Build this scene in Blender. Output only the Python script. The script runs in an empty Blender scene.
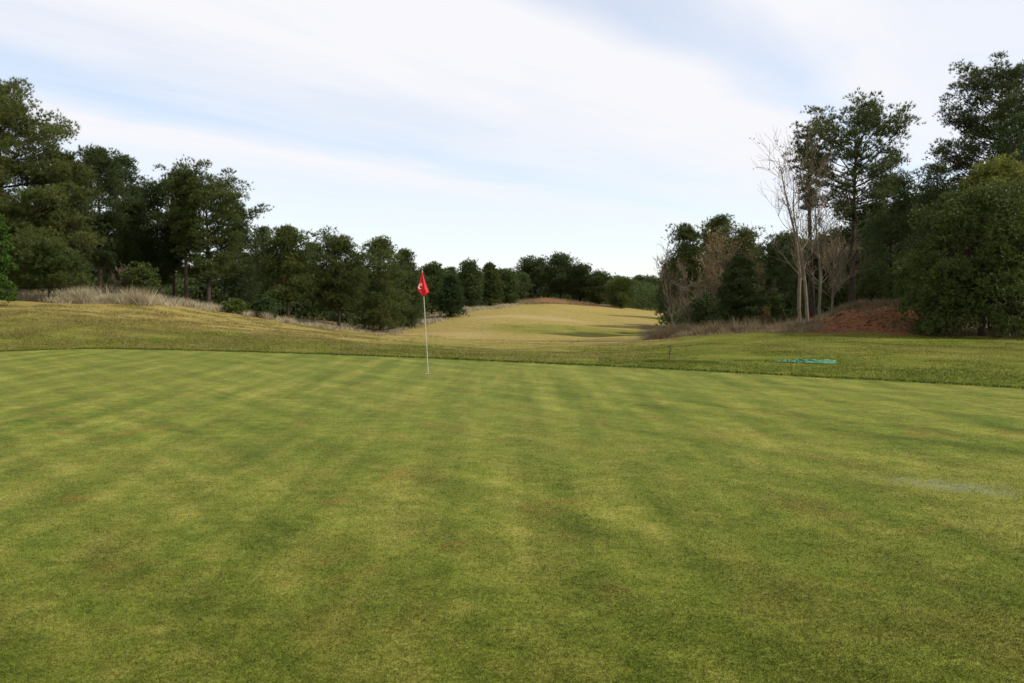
import bpy, math, random
import numpy as np

# ------------------------------------------------------------------ camera, sky, sun, exposure
F = 819.0; EYE = 1.55; PITCH = math.atan(42.5 / F)
scn = bpy.context.scene
col = scn.collection
cam_d = bpy.data.cameras.new('camera'); cam_d.sensor_width = 36; cam_d.lens = 36 * F / 1024
cam_d.clip_start = 0.05; cam_d.clip_end = 6000
cam = bpy.data.objects.new('camera', cam_d); col.objects.link(cam)
cam.location = (0, 0, EYE); cam.rotation_euler = (math.pi / 2 - PITCH, 0, 0)
scn.camera = cam
scn.view_settings.view_transform = 'Standard'; scn.view_settings.look = 'None'
scn.view_settings.exposure = 0.38; scn.view_settings.gamma = 1; scn.view_settings.use_curve_mapping = False

SUN_AZ = math.radians(96)      # clockwise from the view direction (+Y)
SUN_EL = math.radians(40)
SUN_STR = 3.6
SKY_STR = 0.15
sd = bpy.data.lights.new('sun', 'SUN'); sd.energy = SUN_STR; sd.angle = math.radians(2.0); sd.color = (1, .94, .84)
sun = bpy.data.objects.new('sun', sd); col.objects.link(sun)
from mathutils import Vector
sun.rotation_euler = Vector((math.sin(SUN_AZ) * math.cos(SUN_EL), math.cos(SUN_AZ) * math.cos(SUN_EL), math.sin(SUN_EL))).to_track_quat('Z', 'Y').to_euler()
sun.location = (40, 10, 40)

def N(nt, t, **kw):
    n = nt.nodes.new(t)
    ins = kw.pop('ins', {})
    for k, v in kw.items(): setattr(n, k, v)
    for k, v in ins.items():
        if hasattr(v, 'is_linked') or hasattr(v, 'links'): nt.links.new(v, n.inputs[k])
        else: n.inputs[k].default_value = v
    return n
def M_(nt, op, a, b=None, c=None, clamp=False):
    n = nt.nodes.new('ShaderNodeMath'); n.operation = op; n.use_clamp = clamp
    for i, v in enumerate((a, b, c)):
        if v is None: continue
        if isinstance(v, (int, float)): n.inputs[i].default_value = v
        else: nt.links.new(v, n.inputs[i])
    return n.outputs[0]
def mixc(nt, f, a, b, blend='MIX'):
    n = nt.nodes.new('ShaderNodeMix'); n.data_type = 'RGBA'; n.blend_type = blend
    for i, v in ((0, f), (6, a), (7, b)):
        if isinstance(v, (int, float)): n.inputs[i].default_value = v
        elif isinstance(v, tuple): n.inputs[i].default_value = v if len(v) == 4 else v + (1,)
        else: nt.links.new(v, n.inputs[i])
    return n.outputs[2]
def ramp(nt, f, stops, interp='LINEAR'):
    n = nt.nodes.new('ShaderNodeValToRGB'); cr = n.color_ramp; cr.interpolation = interp
    while len(cr.elements) < len(stops): cr.elements.new(0.5)
    for e, (p, c) in zip(cr.elements, stops):
        e.position = p
        e.color = (c, c, c, 1) if isinstance(c, (int, float)) else (c + (1,) if len(c) == 3 else c)
    nt.links.new(f, n.inputs[0]); return n.outputs[0]
def noise(nt, vec, scale, detail=3, rough=.5, dist=0.0):
    n = nt.nodes.new('ShaderNodeTexNoise'); n.inputs['Scale'].default_value = scale
    n.inputs['Detail'].default_value = detail; n.inputs['Roughness'].default_value = rough
    n.inputs['Distortion'].default_value = dist
    if vec is not None: nt.links.new(vec, n.inputs['Vector'])
    return n.outputs[0]
def vscale(nt, vec, s, rotz=0):
    n = nt.nodes.new('ShaderNodeMapping'); n.inputs['Scale'].default_value = s; n.inputs['Rotation'].default_value = (0, 0, rotz)
    nt.links.new(vec, n.inputs['Vector']); return n.outputs[0]

# ---- world: Nishita sky seen through high streaky cirrus
w = bpy.data.worlds.new('World'); scn.world = w; w.use_nodes = True
nt = w.node_tree; nt.nodes.clear()
sky = nt.nodes.new('ShaderNodeTexSky'); sky.sky_type = 'NISHITA'; sky.sun_disc = False
sky.sun_elevation = SUN_EL; sky.sun_rotation = SUN_AZ; sky.dust_density = .3; sky.air_density = 1.0; sky.ozone_density = 2.0
tc = nt.nodes.new('ShaderNodeTexCoord')
sep = nt.nodes.new('ShaderNodeSeparateXYZ'); nt.links.new(tc.outputs['Generated'], sep.inputs[0])
z = M_(nt, 'MAXIMUM', sep.outputs[2], .02)
u = M_(nt, 'DIVIDE', sep.outputs[0], z); v = M_(nt, 'DIVIDE', sep.outputs[1], z)
W = M_(nt, 'SUBTRACT', M_(nt, 'MULTIPLY', u, .8), M_(nt, 'MULTIPLY', v, .6))
T = M_(nt, 'ADD', M_(nt, 'MULTIPLY', u, .6), M_(nt, 'MULTIPLY', v, .8))
cmb = nt.nodes.new('ShaderNodeCombineXYZ'); nt.links.new(W, cmb.inputs[0]); nt.links.new(M_(nt, 'MULTIPLY', T, .22), cmb.inputs[1])
n1 = noise(nt, cmb.outputs[0], .9, 5, .55, .3)
n2 = noise(nt, cmb.outputs[0], 3.2, 4, .6, .2)
cmb2 = nt.nodes.new('ShaderNodeCombineXYZ'); nt.links.new(u, cmb2.inputs[0]); nt.links.new(v, cmb2.inputs[1])
n3 = noise(nt, cmb2.outputs[0], .55, 3, .5, .4)
Wd = M_(nt, 'ADD', W, M_(nt, 'MULTIPLY', M_(nt, 'SUBTRACT', n3, .5), 1.3))
pos = M_(nt, 'DIVIDE', M_(nt, 'ADD', Wd, 8.0), 12.0)
def wp(x): return (x + 8) / 12
bands = ramp(nt, pos, [(0, .55), (wp(-5.6), .62), (wp(-4.7), .95), (wp(-4.0), .32), (wp(-3.4), .68), (wp(-2.6), .9),
                       (wp(-1.75), 1.0), (wp(-1.38), .36), (wp(-.95), .9), (wp(-.3), .72), (wp(.6), .9)], 'EASE')
cl = M_(nt, 'ADD', bands, M_(nt, 'MULTIPLY', M_(nt, 'SUBTRACT', n1, .5), .75))
cl = M_(nt, 'ADD', cl, M_(nt, 'MULTIPLY', M_(nt, 'SUBTRACT', n2, .5), .50), clamp=True)
# close to the horizon the veil evens out
hz = ramp(nt, sep.outputs[2], [(0.0, 1), (.07, .9), (.16, 0)])
cl = M_(nt, 'ADD', M_(nt, 'MULTIPLY', cl, M_(nt, 'SUBTRACT', 1, hz)), M_(nt, 'MULTIPLY', hz, .52))
cl = M_(nt, 'ADD', .30, M_(nt, 'MULTIPLY', cl, .70), clamp=True)
SKYMUL = nt.nodes.new('ShaderNodeVectorMath'); SKYMUL.operation = 'SCALE'; nt.links.new(sky.outputs[0], SKYMUL.inputs[0])
SKYMUL.inputs['Scale'].default_value = 1.0
cw = 1 / SKY_STR
skyc = mixc(nt, cl, SKYMUL.outputs[0], (.725 * cw, .725 * cw, .755 * cw))
bg = nt.nodes.new('ShaderNodeBackground'); bg.inputs['Strength'].default_value = SKY_STR
nt.links.new(skyc, bg.inputs['Color'])
wo = nt.nodes.new('ShaderNodeOutputWorld'); nt.links.new(bg.outputs[0], wo.inputs[0])

# ------------------------------------------------------------------ helpers
cP, sP = math.cos(PITCH), math.sin(PITCH)
def ray(px, py):
    a = (px - 512) / F; b = -(py - 341.5) / F
    return (a, cP + b * sP, -sP + b * cP)
def at(px, py, Y):
    d = ray(px, py); k = Y / d[1]
    return (d[0] * k, Y, EYE + d[2] * k)
def tag(o, label=None, cat=None, group=None, kind=None):
    if label: o['label'] = label
    if cat: o['category'] = cat
    if group: o['group'] = group
    if kind: o['kind'] = kind
    return o
def empty(name, loc):
    o = bpy.data.objects.new(name, None); o.empty_display_size = .3; o.location = loc; col.objects.link(o); return o
def mesh_np(name, verts, faces_flat, nper, mat, parent=None, smooth=False, attrs=None):
    me = bpy.data.meshes.new(name)
    verts = np.ascontiguousarray(verts, dtype=np.float32); nf = len(faces_flat) // nper
    me.vertices.add(len(verts)); me.vertices.foreach_set('co', verts.ravel())
    me.loops.add(len(faces_flat)); me.loops.foreach_set('vertex_index', np.asarray(faces_flat, dtype=np.int32))
    me.polygons.add(nf); me.polygons.foreach_set('loop_start', np.arange(0, nf * nper, nper, dtype=np.int32))
    if smooth: me.polygons.foreach_set('use_smooth', np.ones(nf, dtype=bool))
    for k, a in (attrs or {}).items():
        at_ = me.attributes.new(k, 'FLOAT', 'POINT'); at_.data.foreach_set('value', np.asarray(a, dtype=np.float32))
    me.materials.append(mat); me.update(calc_edges=True)
    o = bpy.data.objects.new(name, me); col.objects.link(o)
    if parent: o.parent = parent
    return o
def tri_soup(name, tris, mat, parent=None, rnd=None):
    t = tris.reshape(-1, 3)
    at_ = {'tint': np.repeat(rnd, 3)} if rnd is not None else None
    return mesh_np(name, t, np.arange(len(t)), 3, mat, parent, attrs=at_)
def unit(a): return a / np.maximum(np.linalg.norm(a, axis=-1, keepdims=True), 1e-9)

class Segs:
    """tapered round sticks collected into one mesh"""
    def __init__(s, sides=5): s.a = []; s.b = []; s.ra = []; s.rb = []; s.sides = sides
    def add(s, a, b, ra, rb): s.a.append(a); s.b.append(b); s.ra.append(ra); s.rb.append(rb)
    def line(s, pts, radii):
        for i in range(len(pts) - 1): s.add(pts[i], pts[i + 1], radii[i], radii[i + 1])
    def build(s, name, mat, parent=None):
        A = np.array(s.a, float); B = np.array(s.b, float); ra = np.array(s.ra); rb = np.array(s.rb); k = s.sides
        d = unit(B - A); ref = np.where(np.abs(d[:, 2:3]) > .9, [[1., 0, 0]], [[0, 0, 1.]])
        e1 = unit(np.cross(d, ref)); e2 = np.cross(d, e1)
        an = np.arange(k) * 2 * math.pi / k
        ring = e1[:, None] * np.cos(an)[None, :, None] + e2[:, None] * np.sin(an)[None, :, None]
        V = np.concatenate([A[:, None] + ring * ra[:, None, None], B[:, None] + ring * rb[:, None, None]], 1)
        n = len(A); base = (np.arange(n) * 2 * k)[:, None, None]
        i = np.arange(k); j = (i + 1) % k
        f = np.stack([i, j, j + k, i + k], 1)[None] + base
        return mesh_np(name, V.reshape(-1, 3), f.ravel(), 4, mat, parent, True)

def tube(name, pts, radii, sides, mat, parent=None, rough=0, seed=0):
    """one continuous tapering tube"""
    rs = np.random.RandomState(seed)
    P = np.array(pts, float); n = len(P); V = []
    for i in range(n):
        d = unit(P[min(i + 1, n - 1)] - P[max(i - 1, 0)])
        e1 = unit(np.cross(d, [0.02, 1., 0])); e2 = np.cross(d, e1)
        an = np.arange(sides) * 2 * math.pi / sides
        rr = radii[i] * (1 + rough * (rs.rand(sides) - .5))
        V.append(P[i] + (e1 * np.cos(an)[:, None] + e2 * np.sin(an)[:, None]) * rr[:, None])
    V = np.concatenate(V); f = []
    for i in range(n - 1):
        for j in range(sides):
            k = (j + 1) % sides; f += [i * sides + j, i * sides + k, (i + 1) * sides + k, (i + 1) * sides + j]
    return mesh_np(name, V, f, 4, mat, parent, True)

# ------------------------------------------------------------------ materials
def newmat(name):
    m = bpy.data.materials.new(name); m.use_nodes = True; nt = m.node_tree
    return m, nt, nt.nodes['Principled BSDF']
def foliage(name, dark, light, warm=None, trans=.3, scale=.9, rough=.55, spec=.25):
    m, nt, b = newmat(name)
    tc = nt.nodes.new('ShaderNodeTexCoord')
    a = nt.nodes.new('ShaderNodeAttribute'); a.attribute_name = 'tint'
    oi = nt.nodes.new('ShaderNodeObjectInfo')
    n1 = noise(nt, tc.outputs['Object'], scale, 3, .55)
    f = M_(nt, 'ADD', M_(nt, 'MULTIPLY', a.outputs['Fac'], .55), M_(nt, 'MULTIPLY', ramp(nt, n1, [(.35, 0), (.68, 1)]), .5), clamp=True)
    c = mixc(nt, f, dark, light)
    if warm:
        n2 = noise(nt, tc.outputs['Object'], scale * .6 + .2, 2, .5)
        c = mixc(nt, ramp(nt, n2, [(.52, 0), (.72, .75)]), c, warm)
    hs = nt.nodes.new('ShaderNodeHueSaturation'); nt.links.new(c, hs.inputs['Color'])
    nt.links.new(M_(nt, 'ADD', .80, M_(nt, 'MULTIPLY', oi.outputs['Random'], .45)), hs.inputs['Value'])
    c = hs.outputs[0]
    nt.links.new(c, b.inputs['Base Color']); b.inputs['Roughness'].default_value = rough
    b.inputs['Specular IOR Level'].default_value = spec
    tr = nt.nodes.new('ShaderNodeBsdfTranslucent'); nt.links.new(c, tr.inputs[0])
    mx = nt.nodes.new('ShaderNodeMixShader'); mx.inputs[0].default_value = trans
    nt.links.new(b.outputs[0], mx.inputs[1]); nt.links.new(tr.outputs[0], mx.inputs[2])
    nt.links.new(mx.outputs[0], nt.nodes['Material Output'].inputs[0])
    return m
def bark(name, c1, c2, sc=(6, 6, 1.5), bump=.5):
    m, nt, b = newmat(name); tc = nt.nodes.new('ShaderNodeTexCoord')
    n1 = noise(nt, vscale(nt, tc.outputs['Object'], sc), 2.2, 5, .65)
    nt.links.new(ramp(nt, n1, [(.3, c1), (.7, c2)]), b.inputs['Base Color'])
    b.inputs['Roughness'].default_value = .9; b.inputs['Specular IOR Level'].default_value = .15
    bp = nt.nodes.new('ShaderNodeBump'); bp.inputs['Strength'].default_value = bump; bp.inputs['Distance'].default_value = .03
    nt.links.new(n1, bp.inputs['Height']); nt.links.new(bp.outputs[0], b.inputs['Normal'])
    return m
MAT = {
 'pine': foliage('pine_needles', (.034, .054, .012), (.110, .140, .034), (.130, .125, .036)),
 'pine_dark': foliage('dark_pine_needles', (.030, .052, .015), (.100, .130, .036)),
 'pine_olive': foliage('olive_pine_needles', (.038, .056, .012), (.120, .142, .034), (.145, .130, .036)),
 'cone': foliage('young_pine_needles', (.026, .050, .014), (.062, .10, .028)),
 'bush': foliage('bush_leaves', (.036, .058, .011), (.118, .145, .032), trans=.25, scale=1.6),
 'bush_mid': foliage('mid_bush_leaves', (.034, .060, .016), (.085, .12, .032), trans=.25, scale=1.2),
 'bush_yellow': foliage('yellow_bush_leaves', (.080, .100, .018), (.215, .215, .042), trans=.3, scale=1.2),
 'cypress': foliage('cypress_leaves', (.028, .064, .009), (.068, .125, .016), trans=.25),
 'dead': foliage('dead_needles', (.09, .045, .025), (.17, .09, .05), trans=.2),
 'autumn': foliage('withered_leaves', (.12, .085, .03), (.25, .19, .07), trans=.3),
 'dry': foliage('dry_brush', (.29, .235, .14), (.56, .49, .33), trans=.2, scale=1.4, spec=.1),
 'brown': foliage('brown_brush', (.115, .085, .045), (.28, .215, .125), trans=.15, scale=.8, spec=.1),
 'bark': bark('pine_bark', (.022, .016, .012), (.085, .060, .045)),
 'bark_grey': bark('pale_bark', (.10, .078, .055), (.24, .20, .15)),
 'bark_twig': bark('twig_bark', (.13, .095, .06), (.26, .20, .135), bump=.1),
}

# ------------------------------------------------------------------ terrain
# measured profiles: for each bearing a list of (distance, picture row of the ground there)
PR = {
 -400: [(24, 352), (38, 296), (60, 293), (150, 292)],
 0:   [(24.6, 350), (39, 300), (60, 297), (150, 296)],
 80:  [(25.5, 349), (40, 301.5), (60, 298), (150, 296)],
 150: [(25.5, 349), (34, 325), (42, 305), (60, 300), (150, 296)],
 200: [(25, 350), (34, 330), (45, 311.5), (60, 306), (150, 298)],
 250: [(24.5, 351), (34, 334), (47, 319.5), (65, 312), (150, 300)],
 300: [(24, 352), (34, 339), (50, 327.5), (70, 318), (150, 300)],
 340: [(24, 354), (34, 342), (52, 333.5), (72, 322), (150, 300)],
 380: [(23, 356), (34, 345), (48, 338), (62, 335), (78, 326), (150, 300)],
 430: [(22, 358), (34, 346), (48, 339.5), (62, 334), (80, 321), (100, 311), (150, 300)],
 470: [(21, 361), (34, 348), (50, 340.5), (62, 334), (78, 319), (98, 308.5), (130, 302), (170, 300)],
 505: [(20.5, 362), (34, 349), (50, 341), (62, 334), (80, 316), (104, 305.5), (130, 300), (170, 299)],
 550: [(19.8, 364), (34, 349), (50, 342), (62, 335), (82, 317), (106, 304.5), (114, 303.5), (120, 297.5), (150, 297), (170, 298)],
 600: [(19, 367), (34, 349), (50, 342), (64, 336), (84, 321), (108, 308.5), (116, 306.5), (130, 304), (170, 301)],
 640: [(18.5, 369), (32, 350), (48, 342), (66, 335), (86, 322), (112, 312), (140, 309), (170, 304)],
 670: [(18, 370), (30, 351), (44, 341), (58, 336), (80, 327), (112, 316), (150, 308)],
 700: [(17.8, 371), (28, 351), (40, 337), (47, 334), (60, 328), (150, 305)],
 780: [(16.5, 376), (26, 352), (38, 337), (45, 332), (60, 322), (150, 303)],
 815: [(16, 378), (26, 352), (38, 337), (41, 334), (45, 323), (60, 316), (150, 303)],
 840: [(15.8, 379.5), (26, 352), (38, 337), (40.3, 334), (44.5, 313), (47, 309), (60, 308), (150, 303)],
 880: [(15.5, 381), (26, 352), (38, 337), (40.5, 334), (43.6, 306), (47, 305), (60, 306), (150, 303)],
 912: [(15, 383), (26, 353), (38, 338), (40.5, 335), (43.8, 310), (47, 308), (60, 306), (150, 303)],
 945: [(14.8, 385), (25, 355), (37, 339.5), (42, 334), (48, 328), (60, 316), (150, 303)],
 1024: [(14.1, 389), (24, 358), (36, 341), (45, 331), (60, 320), (150, 303)],
 1400: [(12, 405), (24, 358), (36, 341), (45, 331), (60, 320), (150, 303)],
}
pcols = sorted(PR)
edge_px = [(0, 352), (50, 350), (100, 349), (200, 351), (300, 354), (400, 357.5), (500, 362), (600, 366.5), (700, 371.5), (800, 377), (900, 382), (1024, 389)]
def flat_at(px, py):
    d = ray(px, py); k = -EYE / d[2]; return (d[0] * k, d[1] * k)
poly = [flat_at(a, b) for a, b in edge_px]
poly = [(-12, -6), (-18, 2), (-20, 10), (-20.4, 16), (-19.5, 21)] + poly + [(10.6, 11.8), (12, 8), (12, 2), (9, -6), (0, -10)]
poly = np.array(poly)
for _ in range(2):
    q = np.roll(poly, -1, 0); poly = np.stack([poly * .75 + q * .25, poly * .25 + q * .75], 1).reshape(-1, 2)
def green_sd(X, Y):
    """signed distance to the edge of the green (negative inside)"""
    P = np.stack([X.ravel(), Y.ravel()], 1); best = np.full(len(P), 1e9); ins = np.zeros(len(P), bool)
    for i in range(len(poly)):
        a = poly[i]; b = poly[(i + 1) % len(poly)]; ab = b - a
        t = np.clip(((P - a) @ ab) / (ab @ ab), 0, 1); d = np.linalg.norm(P - a - t[:, None] * ab, axis=1)
        best = np.minimum(best, d)
        c = (a[1] > P[:, 1]) != (b[1] > P[:, 1])
        with np.errstate(divide='ignore', invalid='ignore'):
            xi = a[0] + (P[:, 1] - a[1]) / (b[1] - a[1]) * ab[0]
        ins ^= c & (P[:, 0] < xi)
    return np.where(ins, -best, best).reshape(X.shape)
def vnoise(X, Y, s, seed):
    rs = np.random.RandomState(seed); g = rs.rand(256, 256)
    x = X / s + 1000; y = Y / s + 1000; xi = np.floor(x).astype(int); yi = np.floor(y).astype(int)
    fx = x - xi; fy = y - yi; fx = fx * fx * (3 - 2 * fx); fy = fy * fy * (3 - 2 * fy)
    G = lambda i, j: g[(i % 256), (j % 256)]
    return (G(xi, yi) * (1 - fx) + G(xi + 1, yi) * fx) * (1 - fy) + (G(xi, yi + 1) * (1 - fx) + G(xi + 1, yi + 1) * fx) * fy
def PX(X, Y): return 512 + F * X / np.maximum(Y, 1)
def raw_z(X, Y):
    Ys = np.maximum(Y, 1.0)
    px = 512 + F * X / (Ys * 1.0013)
    px = np.clip(np.where(Y < 4, np.where(X < 0, -400, 1400), px), pcols[0], pcols[-1])
    zs = []
    for c in pcols:
        pts = PR[c]; d = [0.0, pts[0][0]] + [p[0] for p in pts[1:]] + [260, 2000]
        zz = [0.0, 0.0] + [at(c, p[1], p[0])[2] for p in pts[1:]]
        zz += [zz[-1], zz[-1]]
        zs.append(np.interp(Y, d, zz))
    zs = np.array(zs); pc = np.array(pcols, float)
    k = np.clip(np.searchsorted(pc, px.ravel()) - 1, 0, len(pc) - 2).reshape(px.shape)
    t = (px - pc[k]) / (pc[k + 1] - pc[k]); t = np.clip(t, 0, 1)
    z0 = np.take_along_axis(zs, k[None], 0)[0]; z1 = np.take_along_axis(zs, (k + 1)[None], 0)[0]
    return z0 * (1 - t) + z1 * t
def grow(a, end, f=1.25, st=1.0):
    out = []; x = a; s = st
    while abs(x) < abs(end): x += math.copysign(s, end); s *= f; out.append(x)
    return out
DX = .5
xf = np.arange(-75, 75.01, DX); yf = np.arange(8, 175.01, DX)
XS = np.array(sorted(grow(-75, -2500)) + list(xf) + grow(75, 2500))
YS = np.array(sorted([-y for y in grow(8, 600)]) + list(np.arange(-8, 8, 1.0)) + list(yf) + grow(175, 3500))
YS = np.unique(np.round(YS, 4)); XS = np.unique(np.round(XS, 4))
GX, GY = np.meshgrid(XS, YS)
GZ = raw_z(GX, GY)
for _ in range(5):
    Z = GZ.copy()
    Z[1:-1] = (GZ[:-2] + 2 * GZ[1:-1] + GZ[2:]) / 4
    Z2 = Z.copy(); Z2[:, 1:-1] = (Z[:, :-2] + 2 * Z[:, 1:-1] + Z[:, 2:]) / 4
    GZ = Z2
SD = green_sd(GX, GY)
m_out = np.clip(SD / 3.0, 0, 1); m_out = m_out * m_out * (3 - 2 * m_out)
GZ = GZ * m_out
GZ += np.clip(SD / .35, 0, 1) * .03
bump = (vnoise(GX, GY, 3.1, 1) - .5) * .16 + (vnoise(GX, GY, 1.2, 2) - .5) * .06 + (vnoise(GX, GY, 8, 3) - .5) * .2
_px = PX(GX, GY)
GZ += ((vnoise(GX, GY, 1.0, 7) - .5) * .35 + (vnoise(GX, GY, .6, 8) - .5) * .22) * np.clip((GY - 40) / 1.5, 0, 1) * np.clip((52 - GY) / 3, 0, 1) * np.clip((_px - 805) / 20, 0, 1) * np.clip((940 - _px) / 20, 0, 1)
GZ += bump * np.clip((SD - .5) / 8, 0, 1) * np.clip((200 - np.abs(GY)) / 100, 0, 1)
def ground_z(x, y):
    x = np.asarray(x, float); y = np.asarray(y, float)
    i = np.clip(np.searchsorted(XS, x) - 1, 0, len(XS) - 2); j = np.clip(np.searchsorted(YS, y) - 1, 0, len(YS) - 2)
    tx = np.clip((x - XS[i]) / (XS[i + 1] - XS[i]), 0, 1); ty = np.clip((y - YS[j]) / (YS[j + 1] - YS[j]), 0, 1)
    return (GZ[j, i] * (1 - tx) + GZ[j, i + 1] * tx) * (1 - ty) + (GZ[j + 1, i] * (1 - tx) + GZ[j + 1, i + 1] * tx) * ty
gpx = PX(GX, GY)
def bump01(v, a, b, s): return np.clip((v - a) / s, 0, 1) * np.clip((b - v) / s, 0, 1)
# dryness: straw grass on the left crest, in the valley and on the far hill; greener on the right and by the green
jit = (vnoise(GX, GY, 4, 5) - .5)
dry = np.zeros_like(GX)
lm = np.clip((460 - gpx) / 160, 0, 1)
dry = np.maximum(dry, lm * np.clip((GY - 25.5) / 9, 0, 1) * (.50 + .5 * np.clip((GY - 33) / 8, 0, 1)))
far = np.clip((GY + jit * 6 - 33) / 10, 0, 1) * np.clip((GY * .6 + 690 - gpx) / 60, 0, 1)
dry = np.maximum(dry, far * .8)
dry = np.maximum(dry, .45 * bump01(gpx, 380, 660, 60) * np.clip((GY - 27) / 5, 0, 1))
dry -= .75 * bump01(GY + jit * 5 - (gpx - 560) * .02, 60, 74, 4) * bump01(gpx, 470, 680, 40)
dry -= .35 * bump01(GY + jit * 8, 93, 102, 4) * bump01(gpx, 560, 700, 40)
dry += .35 * bump01(GY + jit * 4, 43, 53, 3) * bump01(gpx, 540, 700, 50)
dry = np.clip(dry + .28 * np.clip((GY - 45) / 10, 0, 1) * (gpx < 690) + .30 * (gpx < 400) * np.clip((GY - 31) / 6, 0, 1), 0, 1.3)
tan = bump01(GY + jit * 3 - (gpx - 600) * .01, 42.5, 50, 2.5) * bump01(gpx + jit * 60, 560, 705, 35)
tan = np.maximum(tan, .75 * bump01(GY + jit * 5, 76, 82, 2) * bump01(gpx, 455, 600, 30))
tan = np.maximum(tan, .7 * bump01(GY + jit * 5, 52, 66, 4) * bump01(gpx, 380, 500, 30))
# bare red soil of the bank, brown soil under the far trees, litter under the woods
dirt = bump01(GY + jit * 1.2, 38.8, 52, .8) * bump01(gpx + jit * 30, 800, 935, 14)
dirt = np.maximum(dirt, .85 * bump01(GY + jit * 4, 109, 128, 3) * bump01(gpx + jit * 20, 515, 612, 12))
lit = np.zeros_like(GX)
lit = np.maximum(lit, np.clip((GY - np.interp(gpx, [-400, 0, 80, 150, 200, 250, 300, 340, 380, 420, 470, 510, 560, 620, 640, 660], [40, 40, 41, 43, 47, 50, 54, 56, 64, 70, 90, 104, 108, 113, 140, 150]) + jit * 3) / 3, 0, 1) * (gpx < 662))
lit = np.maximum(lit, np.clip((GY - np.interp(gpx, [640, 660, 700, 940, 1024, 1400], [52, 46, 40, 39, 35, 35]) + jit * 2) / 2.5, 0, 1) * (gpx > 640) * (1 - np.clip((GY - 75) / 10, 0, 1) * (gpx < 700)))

m, nt, b = newmat('rough_grass')
tc = nt.nodes.new('ShaderNodeTexCoord'); O = tc.outputs['Object']
def attr(nt, n):
    a = nt.nodes.new('ShaderNodeAttribute'); a.attribute_name = n; return a.outputs['Fac']
nA = noise(nt, O, .55, 5, .6, .3); nB = noise(nt, O, 3.0, 4, .65); nC = noise(nt, O, 26, 4, .7); nD = noise(nt, O, .12, 3, .5)
gcol = mixc(nt, ramp(nt, nA, [(.3, 0), (.7, 1)]), (.070, .100, .009), (.150, .160, .018))
scol = mixc(nt, ramp(nt, nB, [(.3, 0), (.7, 1)]), (.222, .170, .045), (.330, .260, .088))
dd = M_(nt, 'ADD', attr(nt, 'dry'), M_(nt, 'MULTIPLY', M_(nt, 'SUBTRACT', nA, .5), 1.1))
dd = M_(nt, 'ADD', dd, M_(nt, 'MULTIPLY', M_(nt, 'SUBTRACT', nB, .5), .9), clamp=True)
c = mixc(nt, dd, gcol, scol)
c = mixc(nt, M_(nt, 'MULTIPLY', attr(nt, 'tan'), ramp(nt, nB, [(.3, .45), (.6, .95)])), c, (.40, .285, .150))
dcol = mixc(nt, ramp(nt, nC, [(.35, 0), (.65, 1)]), (.135, .042, .022), (.235, .085, .048))
dcol = mixc(nt, ramp(nt, nB, [(.55, 0), (.8, .5)]), dcol, (.14, .11, .055))
c = mixc(nt, attr(nt, 'dirt'), c, dcol)
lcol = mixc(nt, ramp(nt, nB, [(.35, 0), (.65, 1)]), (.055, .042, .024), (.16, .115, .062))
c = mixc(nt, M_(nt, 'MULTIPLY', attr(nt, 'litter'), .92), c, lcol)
c = mixc(nt, ramp(nt, nC, [(.25, .45), (.55, 0)]), c, (.02, .024, .006))
c = mixc(nt, ramp(nt, nD, [(.4, .0), (.7, .25)]), c, (.22, .19, .045))
nt.links.new(c, b.inputs['Base Color']); b.inputs['Roughness'].default_value = .9; b.inputs['Specular IOR Level'].default_value = .04
bp = nt.nodes.new('ShaderNodeBump'); bp.inputs['Strength'].default_value = .8; bp.inputs['Distance'].default_value = .06
nt.links.new(M_(nt, 'ADD', nC, M_(nt, 'MULTIPLY', nB, 1.2)), bp.inputs['Height']); nt.links.new(bp.outputs[0], b.inputs['Normal'])
ny, nx = GX.shape
idx = np.arange(ny * nx).reshape(ny, nx)
faces = np.stack([idx[:-1, :-1], idx[:-1, 1:], idx[1:, 1:], idx[1:, :-1]], -1).reshape(-1)
g = mesh_np('ground', np.stack([GX, GY, GZ], -1).reshape(-1, 3), faces, 4, m, None, True,
            {'dry': dry.ravel(), 'tan': tan.ravel(), 'dirt': np.maximum(dirt, 0).ravel(), 'litter': (lit * (1 - dirt)).ravel()})
tag(g, kind='structure')

# putting green
m, nt, b = newmat('putting_green_grass')
tc = nt.nodes.new('ShaderNodeTexCoord'); O = tc.outputs['Object']

nS = noise(nt, vscale(nt, O, (2.6, .26, 1)), 1.0, 5, .6, .25)                       # mown lanes running up the green
rot = nt.nodes.new('ShaderNodeVectorRotate'); rot.rotation_type = 'Z_AXIS'; rot.inputs['Angle'].default_value = -math.atan2(.64, .77)
nt.links.new(O, rot.inputs['Vector'])
nR = noise(nt, vscale(nt, rot.outputs[0], (3.0, .32, 1)), 1.0, 5, .6, .2)            # and across it
nA = noise(nt, O, .42, 5, .62, .6); nH = noise(nt, vscale(nt, O, (3.2, 4.6, 1)), 1.0, 5, .7, .3); nB = noise(nt, O, 1.7, 5, .65, .5); nC = noise(nt, vscale(nt, O, (1, 1, 1)), 9, 4, .7)
nG = noise(nt, O, 95, 4, .8); nE = noise(nt, O, .8, 4, .6, 1.2); nF = noise(nt, O, .16, 2, .5)
f = M_(nt, 'ADD', M_(nt, 'ADD', M_(nt, 'MULTIPLY', nA, .14), M_(nt, 'MULTIPLY', nS, .30)), M_(nt, 'ADD', M_(nt, 'ADD', M_(nt, 'MULTIPLY', nB, .14), M_(nt, 'MULTIPLY', nR, .20)), M_(nt, 'MULTIPLY', nH, .26)))
c = ramp(nt, f, [(.37, (.038, .062, .006)), (.45, (.070, .098, .010)), (.53, (.122, .138, .019)), (.62, (.208, .196, .040))])
c = mixc(nt, ramp(nt, nE, [(.55, 0), (.70, .38)]), c, (.125, .092, .022))
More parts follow.
